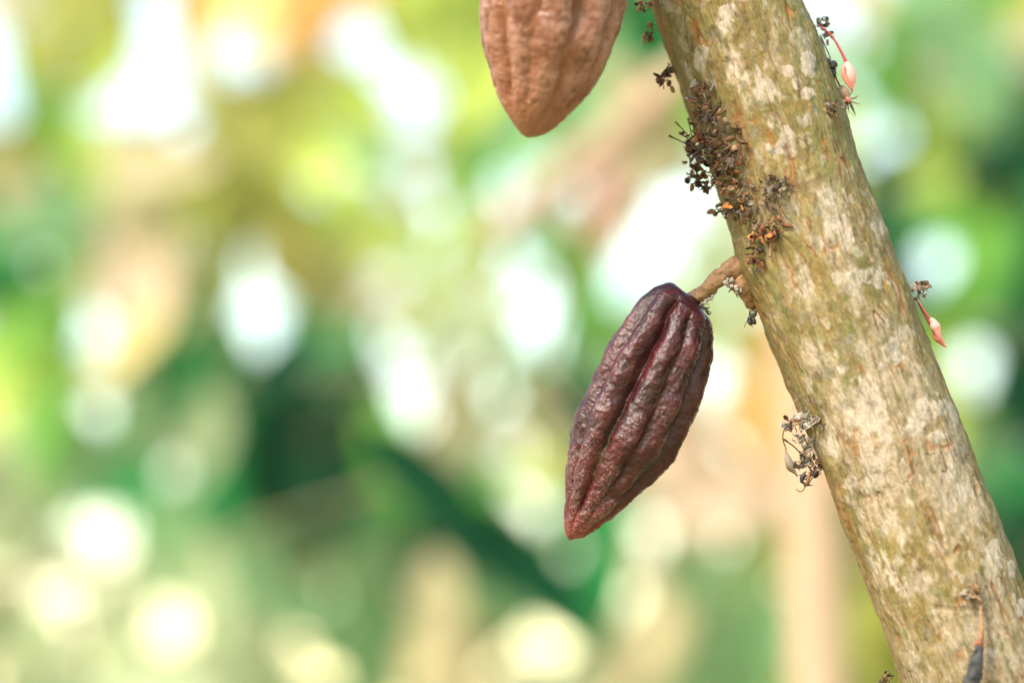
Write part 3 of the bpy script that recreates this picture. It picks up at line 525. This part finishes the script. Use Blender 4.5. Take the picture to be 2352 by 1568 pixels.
#BACKGROUND
# ------------------------------------------------------------------ background cacao trees, far out of focus
LEAFC = {'deep': (.003, .047, .019), 'emerald': (.024, .19, .056), 'mid': (.105, .27, .036), 'ygreen': (.26, .33, .055), 'lime': (.42, .51, .11), 'olive': (.22, .235, .048), 'amber': (.42, .34, .12),
         'orange': (.62, .33, .09), 'yellow': (.66, .53, .23), 'tan': (.49, .42, .26), 'peach': (.60, .45, .34), 'sage': (.155, .285, .13), 'spale': (.37, .43, .26)}
M_LEAF = {k: simple('leaf_' + k, c, .6, .22, 30, .2, .4, .2, dist=.004) for k, c in LEAFC.items()}
CP = """30 60 tan .9;120 80 olive 1;120 250 mid 1;200 20 olive .97;430 20 orange .97;560 30 yellow .97;520 130 yellow .93;640 180 peach .93;680 20 orange 1;1000 40 ygreen .98;1060 60 ygreen 1;1080 170 lime .97;960 90 lime .95;60 330 olive .97
520 260 olive 1;600 260 olive .98;700 230 ygreen .97;560 330 olive 1;640 330 olive .97;1150 350 mid .96;60 430 tan .95;140 420 emerald 1;220 330 lime .96;330 400 tan .97;430 400 olive 1;500 400 olive 1;640 430 olive .97;700 520 olive 1;760 460 lime .97;860 450 sage .93;960 430 tan .92;1080 430 mid .96;1060 520 lime .96
20 560 emerald 1;10 640 deep 1;60 740 mid .97;180 520 sage .97;300 500 tan .96;290 600 peach .92;400 600 tan .95;560 650 olive .98;650 570 amber 1;700 620 olive 1;760 540 mid .98;850 560 lime .95;980 600 lime .95;1080 680 spale .94;880 680 tan .93;960 700 lime .94
30 800 lime .95;60 900 lime .95;330 760 yellow .95;450 700 sage .98;450 820 sage 1;380 850 emerald 1;750 700 spale .96;760 850 emerald 1;1050 760 spale .95;1080 860 lime .94;100 960 mid .97;130 1050 sage 1;250 1090 emerald .97;350 960 sage .96;480 930 emerald .98;520 1000 deep 1;620 930 deep 1;590 1050 deep 1;720 950 deep 1;700 1050 deep 1;640 1120 deep 1;740 1130 deep 1;780 1080 deep 1;830 950 deep 1;860 1010 deep 1;1000 1000 tan .92;1060 1000 spale .95;1290 930 deep 1;1230 860 mid .96;1250 1000 tan .93
50 1100 spale .95;30 1250 spale .93;130 1200 spale .9;400 1080 spale .97;420 1200 sage .98;440 1300 spale .97;560 1180 emerald .98;620 1210 deep 1;720 1230 deep 1;830 1130 emerald 1;850 1250 sage .97;900 1050 mid 1;960 1120 mid 1;1050 1130 emerald 1;1130 1180 emerald 1;1080 1250 deep 1;1180 1290 deep 1;1000 1180 deep 1;1280 1350 deep 1;1340 1400 deep 1;1380 1300 emerald 1;1400 1230 emerald 1;1200 1100 lime .94;1190 1180 tan .95
60 1450 spale .95;100 1380 spale .94;250 1450 spale .93;560 1420 spale .97;600 1380 sage .97;700 1330 sage .97;800 1380 sage .97;840 1480 sage .97;900 1540 sage .97;950 1330 tan .94;1050 1380 tan .93;1150 1350 sage .95;1000 1500 tan .91;1300 1500 spale .93;1400 1500 tan .92;1450 1420 tan .96;1500 1300 peach .96;1450 1200 tan .92;1500 1180 peach .96;1560 1150 peach .96;1620 1250 spale .95;1650 1350 sage .95;1680 1450 sage .96;1620 1500 sage .96;1740 1300 ygreen .96;1700 1180 peach .96;1650 1000 peach .96;1730 920 orange .94;1680 850 lime .92;1650 760 lime .92
1240 280 sage .96;1300 250 sage .96;1350 330 sage .96;1480 170 emerald 1;1450 230 emerald 1;1520 240 mid 1;1500 330 tan .95;1400 350 tan .95;1300 460 tan .93;1400 520 peach .93;1350 600 mid 1;1355 700 mid 1;1450 480 mid .93;1560 420 spale .9;1640 600 spale .92;1350 820 sage .96
2000 40 tan .93;2060 60 sage .97;2150 50 sage .95;2180 130 sage .95;2260 40 mid 1;2330 100 amber .95;2100 200 deep 1;2050 150 mid .97;2150 260 emerald 1;2220 220 sage .97;2290 290 sage .97;2340 230 deep 1;2330 380 deep 1;2010 300 lime .92;2050 430 deep 1;2030 500 deep 1;2100 400 lime .96;2150 340 ygreen .97;2200 480 mid 1;2270 480 mid 1;2260 620 mid .97;2340 560 emerald 1;2330 750 deep 1;2280 720 emerald 1;2330 850 deep 1;2330 1000 deep 1;2200 970 ygreen 1;2230 1060 sage .95;2280 1120 emerald 1;2320 1200 deep 1;2340 1300 deep 1;2000 1400 olive .96;1960 1500 olive .96"""
CP = [q.split() for q in CP.replace('\n', ';').split(';')]; CPX = np.array([[float(q[0]), float(q[1])] for q in CP]); CPC = 1 - 1.3 * (1 - np.array([float(q[3]) for q in CP])); CPM = [q[2] for q in CP]
GAPS = [(360, 40, 42, 90), (345, 170, 60, 62), (370, 250, 98, 34), (430, 280, 34, 40), (260, 245, 40, 30), (820, 85, 56, 56), (955, 235, 66, 74), (-20, 170, 50, 120), (600, 720, 44, 84), (225, 770, 38, 40), (235, 950, 36, 38),
        (1170, 470, 46, 46), (1240, 720, 46, 92), (1480, 600, 62, 62), (1540, 520, 52, 62), (1600, 440, 24, 34), (1440, 660, 34, 34), (2150, 610, 38, 50), (2240, 850, 40, 58), (1985, 105, 24, 30), (1885, 10, 54, 28), (1960, 240, 28, 38),
        (245, 1265, 28, 64), (270, 1190, 20, 28), (400, 1440, 42, 62), (690, 1500, 38, 46), (750, 1560, 36, 22), (215, 1540, 20, 24), (915, 850, 32, 66), (960, 930, 34, 44), (100, 610, 16, 24), (290, 610, 20, 20), (480, 565, 11, 15), (520, 140, 40, 28), (600, 150, 30, 26), (560, 60, 20, 12),
        (1250, 1480, 46, 20), (1130, 1540, 38, 18), (1310, 1270, 20, 40), (1150, 900, 22, 50), (700, 310, 14, 9), (2090, 390, 16, 18), (2290, 290, 14, 14), (120, 1230, 18, 26), (1170, 570, 24, 50), (1010, 560, 14, 18), (740, 455, 22, 22), (400, 1085, 20, 22), (560, 1335, 18, 18), (860, 420, 20, 22), (1070, 850, 22, 24), (2200, 480, 16, 18), (60, 440, 24, 26), (40, 1000, 20, 22), (300, 700, 22, 22), (480, 1420, 16, 18), (880, 640, 20, 22), (2330, 110, 18, 20), (1620, 880, 22, 24), (1700, 700, 18, 22), (160, 1420, 18, 20), (20, 300, 14, 20)]
def leaf_vf(seed):
    rng = random.Random(seed); nl, nw = 11, 5; V = []; droop = rng.uniform(.1, .5); fold = rng.uniform(.15, .45); sway = rng.uniform(-.08, .08)
    for i in range(nl):
        t = i / (nl - 1); w = .5 * (math.sin(math.pi * t ** .85) ** .8) * (1 - .25 * t) * (1 - .55 * max(0, t - .85) / .15) + .004
        for j in range(nw):
            s = (j / (nw - 1) - .5) * 2; V.append((t - .5, s * w * .42 / .44 + sway * math.sin(3 * t), -droop * .25 * (t - .3) ** 2 + fold * abs(s) * w * .4 + .012 * math.sin(t * 26 + s * 2)))
    F = [(i * nw + j, i * nw + j + 1, (i + 1) * nw + j + 1, (i + 1) * nw + j) for i in range(nl - 1) for j in range(nw - 1)]
    v2, f2 = tube([(-.62, sway * 0, .01), (-.5, 0, -.01), (-.2, 0, -.004)], [.012, .011, .006], 5); return merge([(V, F), (v2, f2)])
LEAFME = {}
def leaf_me(mat, k):
    if (mat, k) not in LEAFME: LEAFME[(mat, k)] = pymesh('leaf', leaf_vf(k), M_LEAF[mat])
    return LEAFME[(mat, k)]
M_TRUNK2 = simple('background_bark', (.335, .235, .165), .9, .25, 25, .4, dist=.01); M_TWIG = simple('twig_bark', (.13, .10, .05), .85, .3, 60, .2)
class Tree:
    def __init__(s, label, axis, rads, limbs, d0, d1, leaves_max=290):
        axis = np.array(axis, float); s.root = thing('cacao_tree', (axis[0][0], axis[0][1], 0), label, 'tree', 'cacao trees in the blurred background')
        n = 60; ax = resample(axis, n); rr = spline(np.linspace(0, 1, len(rads)), rads, np.linspace(0, 1, n))
        V, Fc = rough_tube(ax, rr, 18, 3, .006); link('trunk', pymesh('trunk', (V, Fc), M_TRUNK2), s.root); s.nodes = []
        for (pts, r0, r1) in limbs:
            pp = resample(pts, 22); link('limb', pymesh('limb', rough_tube(pp, np.linspace(r0, r1, 22), 10, 4, .003), M_TRUNK2), s.root); s.nodes += list(pp[4:])
        s.d = (d0, d1); s.leaves = []
    def finish(s):
        nodes = list(s.nodes); lv = sorted(s.leaves, key=lambda q: min(np.linalg.norm(q[0] - m) for m in nodes[::3])); parts = []
        for (base, obj) in lv:
            arr = np.array(nodes); k = int(np.argmin(np.linalg.norm(arr - base, axis=1))); a = arr[k]; mid = (a + base) / 2 + np.array([0, 0, .06 * np.linalg.norm(a - base)])
            parts.append(tube([a, mid, base], [.0045, .0035, .0025], 5)); nodes.append(base)
        if parts: link('twigs', pymesh('twigs', merge(parts), M_TWIG), s.root)['kind'] = 'stuff'
def gx(x, d): return (x - VW / 2) * px(d)
def tree_at(label, X, d, lims, d0, d1, lean=0.):
    ax = [(X, d, 0), (X + lean * .3, d, .7), (X + lean * .7, d + .1, 1.5), (X + lean, d, 2.3), (X + lean * 1.2, d, 3.2)]
    limbs = [([(X + lean * f, d, z0 + .4)] + [(q[0], q[1], q[2] + .5) for q in pts], .028, .009) for (f, z0, pts) in lims]
    return Tree(label, ax, [.085, .06, .055, .045, .015], limbs, d0, d1)
TL = tree_at('blurred cacao tree spreading in from beyond the left frame edge, nearest there', -1.95, 6.1, [(.6, 1.2, [(-1.4, 6, 1.6), (-.7, 5.8, 1.75), (.1, 5.7, 1.7)]), (.7, 1.5, [(-1.5, 6.2, 2.1), (-.8, 6.3, 2.6), (.1, 6.2, 2.75)]), (.4, .8, [(-1.5, 6.0, 1.15), (-.9, 5.9, 1.3), (-.2, 5.8, 1.25)])], 5.2, 6.8)
TL2 = tree_at('farther blurred cacao tree behind the left foliage', -2.9, 8.0, [(.6, 1.2, [(-2.1, 7.9, 1.7), (-1.0, 7.8, 1.9), (.3, 7.7, 1.75)]), (.8, 1.6, [(-2.2, 8, 2.4), (-1.0, 8.1, 2.9), (.4, 8, 2.9)]), (.4, .7, [(-2.2, 7.8, 1.1), (-1.2, 7.7, 1.2), (0, 7.7, 1.15)])], 7.1, 8.6)
TR1 = tree_at('blurred dark green cacao tree at the right frame edge', 2.1, 6.3, [(.6, 1.2, [(1.7, 6.2, 1.7), (1.2, 6, 1.9), (.5, 5.9, 1.85)]), (.7, 1.6, [(1.7, 6.4, 2.3), (1.1, 6.4, 2.7), (.3, 6.3, 2.8)]), (.4, .8, [(1.7, 6.1, 1.2), (1.2, 6, 1.35), (.6, 6, 1.3)])], 5.3, 6.9)
TR2 = tree_at('farther blurred cacao tree behind the right foliage', 2.9, 8.1, [(.6, 1.2, [(2.2, 8, 1.8), (1.3, 7.9, 2.0), (.3, 7.8, 1.9)]), (.8, 1.6, [(2.2, 8.1, 2.5), (1.2, 8.2, 2.9), (.2, 8.1, 3.0)]), (.4, .7, [(2.2, 7.9, 1.15), (1.4, 7.8, 1.25), (.5, 7.8, 1.2)])], 7.1, 8.7)
TL3 = tree_at('blurred cacao tree standing well outside the left of the picture', -3.3, 6.6, [(.6, 1.2, [(-2.9, 6.5, 1.6), (-2.4, 6.4, 1.8), (-1.9, 6.4, 1.7)]), (.7, 1.5, [(-2.9, 6.6, 2.1), (-2.4, 6.6, 2.5), (-1.9, 6.5, 2.6)]), (.4, .8, [(-2.9, 6.4, 1.1), (-2.4, 6.4, 1.2), (-2, 6.4, 1.2)])], 5.6, 7.4)
TR3 = tree_at('blurred cacao tree standing well outside the right of the picture', 3.4, 6.7, [(.6, 1.2, [(3.0, 6.6, 1.6), (2.5, 6.5, 1.8), (2.0, 6.4, 1.7)]), (.7, 1.5, [(3.0, 6.7, 2.1), (2.5, 6.7, 2.5), (2.0, 6.5, 2.6)]), (.4, .8, [(3.0, 6.5, 1.1), (2.5, 6.4, 1.2), (2.1, 6.4, 1.2)])], 5.6, 7.4)
D3 = 3.6
def q3(x, y, d=D3): return P(x, y, d)
b3 = q3(1885, 1568); t3 = [(b3[0] + .05, b3[1], 0), (b3[0] + .02, b3[1], .5), tuple(q3(1878, 1500)), tuple(q3(1862, 1100)), tuple(q3(1835, 800)), tuple(q3(1780, 300)), tuple(q3(1730, -60)), tuple(q3(1690, -500)), tuple(q3(1640, -1100))]
TC = Tree('blurred tan cacao trunk standing behind the leaning trunk, with slanting branch', t3, [.055, .045, .042, .042, .042, .040, .036, .03, .02], [([q3(1745, 60), q3(1620, 130, 3.66), q3(1500, 235, 3.7), q3(1370, 340, 3.72), q3(1235, 455, 3.74), q3(1130, 540, 3.76)], .030, .022), ([q3(1720, -160), q3(1500, -260, 3.8), q3(1250, -300, 3.9)], .02, .01)], 3.7, 4.6)
TREES = [TL, TL2, TR1, TR2, TC]; OUTER = [TL3, TR3]
def add_leaf(tr, x, y, d, L, W, ang, mat, rng, tilt=None):
    tilt = rng.uniform(-.4, .4) if tilt is None else tilt; ax = Vector(dirpx(ang) * math.cos(tilt) + F_ * math.sin(tilt)).normalized()
    nrm = Vector(-F_ * 1.0 + dirpx(rng.uniform(0, 360)) * rng.uniform(.1, .5) + U_ * .25); yv = nrm.cross(ax).normalized(); zv = ax.cross(yv)
    M = Matrix((ax, yv, zv)).transposed(); c = Vector(P(x, y, d)); me = leaf_me(mat, rng.randrange(6))
    o = link('leaf', me, tr.root, c, M.to_euler(), (L, W / .84, L)); tr.leaves.append((np.array(c - ax * L * .62), o))
def scatter():
    rng = random.Random(77); sx = 8; x0, y0, w, h = -140, -140, 2640, 1860; nx, ny = w // sx, h // sx
    gxx, gyy = np.meshgrid(x0 + (np.arange(nx) + .5) * sx, y0 + (np.arange(ny) + .5) * sx); pts = np.stack([gxx.ravel(), gyy.ravel()], 1)
    near = np.zeros(len(pts), int); best = np.full(len(pts), 1e9)
    jit = pts + 22 * np.stack([vnoise(np.c_[pts / 50, pts[:, 0] * 0], 1), vnoise(np.c_[pts / 50, pts[:, 0] * 0], 2)], 1)
    for i, c in enumerate(CPX):
        dd = ((jit - c) ** 2).sum(1); m = dd < best; best[m] = dd[m]; near[m] = i
    n = vnoise(np.c_[pts / 34, pts[:, 0] * 0 + 5], 9); rank = np.argsort(np.argsort(n)) / len(n)
    opn = rank > CPC[near]
    for (a, b, p, q) in GAPS: opn |= ((pts[:, 0] - a) / p) ** 2 + ((pts[:, 1] - b) / q) ** 2 < 1
    cov = opn.copy(); cnt = 0; tries = 0; fails = np.zeros(len(pts), int)
    while tries < 9000 and cnt < 1180:
        free = np.flatnonzero(~cov)
        if len(free) < .004 * len(pts): break
        tries += 1; i = free[rng.randrange(len(free))]; mat = CPM[near[i]]
        x, y = pts[i]; xm = gx(x, 6.)
        cand = [TL, TL2] if x < 1000 else [TR1, TR2] if x > 1500 else [TL2, TR2, TL, TR1]
        if 1150 < x < 1750 and y < 420 and rng.random() < .5: cand = [TC]
        tr = rng.choice([t for t in cand if len(t.leaves) < 285] or [t for t in TREES if len(t.leaves) < 290]); d = rng.uniform(*tr.d)
        sh = .8 ** fails[i]; Lm = rng.uniform(.20, .31) * sh; Wm = Lm * rng.uniform(.36, .46); ang = rng.gauss(95, 38) + (180 if rng.random() < .1 else 0)
        L, W = Lm / px(d) * .93, Wm / px(d) * .9; cx, cy = x + rng.uniform(-.3, .3) * W, y + rng.uniform(-.3, .3) * W
        ca, sa = math.cos(math.radians(ang)), math.sin(math.radians(ang)); dx, dy = pts[:, 0] - cx, pts[:, 1] - cy
        e = ((dx * ca + dy * sa) / (L * .5)) ** 2 + ((-dx * sa + dy * ca) / (W * .45)) ** 2 < 1
        if (e & opn).sum() > .06 * e.sum(): fails[i] += 1; (fails[i] > 6 and cov.__setitem__(i, True)); continue
        if Lm < .045: cov[i] = True; continue
        add_leaf(tr, cx, cy, d, Lm, Wm, ang, mat, rng); cov |= e; cnt += 1
    print('leaves', cnt, 'tries', tries, 'free', (~cov).sum() / len(cov), [len(t.leaves) for t in TREES])
scatter()
rng = random.Random(19)                                              # foliage that goes on beyond both sides of the picture
for tr, xa, xb in ((TL3, -1100, -130), (TR3, 2490, 3460)):
    for k in range(170):
        L = rng.uniform(.22, .34); add_leaf(tr, rng.uniform(xa, xb), rng.uniform(-160, 1750), rng.uniform(*tr.d), L, L * rng.uniform(.36, .46), rng.gauss(95, 38), rng.choice(('deep', 'emerald', 'mid', 'mid', 'sage', 'ygreen', 'lime', 'olive', 'tan')), rng)
rng = random.Random(8)
# the large dark leaves slanting below the pod
for (x, y, L, W, a, m, d) in [(1000, 1130, .25, .072, 44, 'deep', 3.2), (1190, 1300, .28, .080, 41, 'deep', 3.25), (1120, 1190, .22, .060, 40, 'mid', 3.5), (1290, 1390, .19, .050, 50, 'emerald', 3.3), (1080, 1240, .22, .05, 42, 'deep', 3.6), (1395, 1270, .12, .030, 105, 'emerald', 2.9), (1357, 680, .14, .020, 92, 'mid', 3.2), (1290, 925, .075, .026, 55, 'deep', 3.0)]:
    add_leaf(TC if len(TC.leaves) < 290 else TR1, x, y, d, L, W, a, m, rng, .1)
# the crown of the near tree, above the picture
top = trunk_axis(np.array([-1490.]))[0][0]; rngc = random.Random(41)
for dx, dy, dz in ((-.55, .35, .62), (.35, .45, .75), (-.05, .8, .5)):
    pp = resample([top - np.array([0, 0, .06]), top + np.array([dx * .35, dy * .3, dz * .5]), top + np.array([dx, dy, dz])], 20)
    link('limb', pymesh('limb', rough_tube(pp, np.linspace(.034, .009, 20), 14, 7, .002), M_STALK), tree)
    for k in range(6, 20):
        p = pp[k] + np.array([rngc.uniform(-.02, .02) for _ in range(3)]); L = rngc.uniform(.18, .28); q = Vector((rngc.uniform(-1, 1), rngc.uniform(-.4, 1), rngc.uniform(-.5, .3))).normalized()
        link('leaf', leaf_me(rngc.choice(('emerald', 'mid', 'emerald', 'ygreen')), rngc.randrange(6)), tree, Vector(p) + q * L * .62, aim(q, rngc.uniform(-.6, .6)), (L, L * .45, L))
for t in TREES + OUTER: t.finish()
bp = thing('cacao_pod', P(1440, 330, 3.66), 'blurred pinkish tan pod under the slanting background branch', 'cacao pod')
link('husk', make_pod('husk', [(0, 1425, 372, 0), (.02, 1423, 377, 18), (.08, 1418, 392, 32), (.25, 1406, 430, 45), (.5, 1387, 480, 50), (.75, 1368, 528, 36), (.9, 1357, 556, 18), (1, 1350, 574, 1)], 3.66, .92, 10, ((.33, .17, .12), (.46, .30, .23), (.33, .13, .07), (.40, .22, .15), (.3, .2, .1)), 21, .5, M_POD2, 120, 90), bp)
link('stalk', pymesh('stalk', tube(resample([P(1425, 375, 3.66), P(1428, 350, 3.68), P(1432, 318, 3.71)], 10), .008, 10), M_STALK), bp)
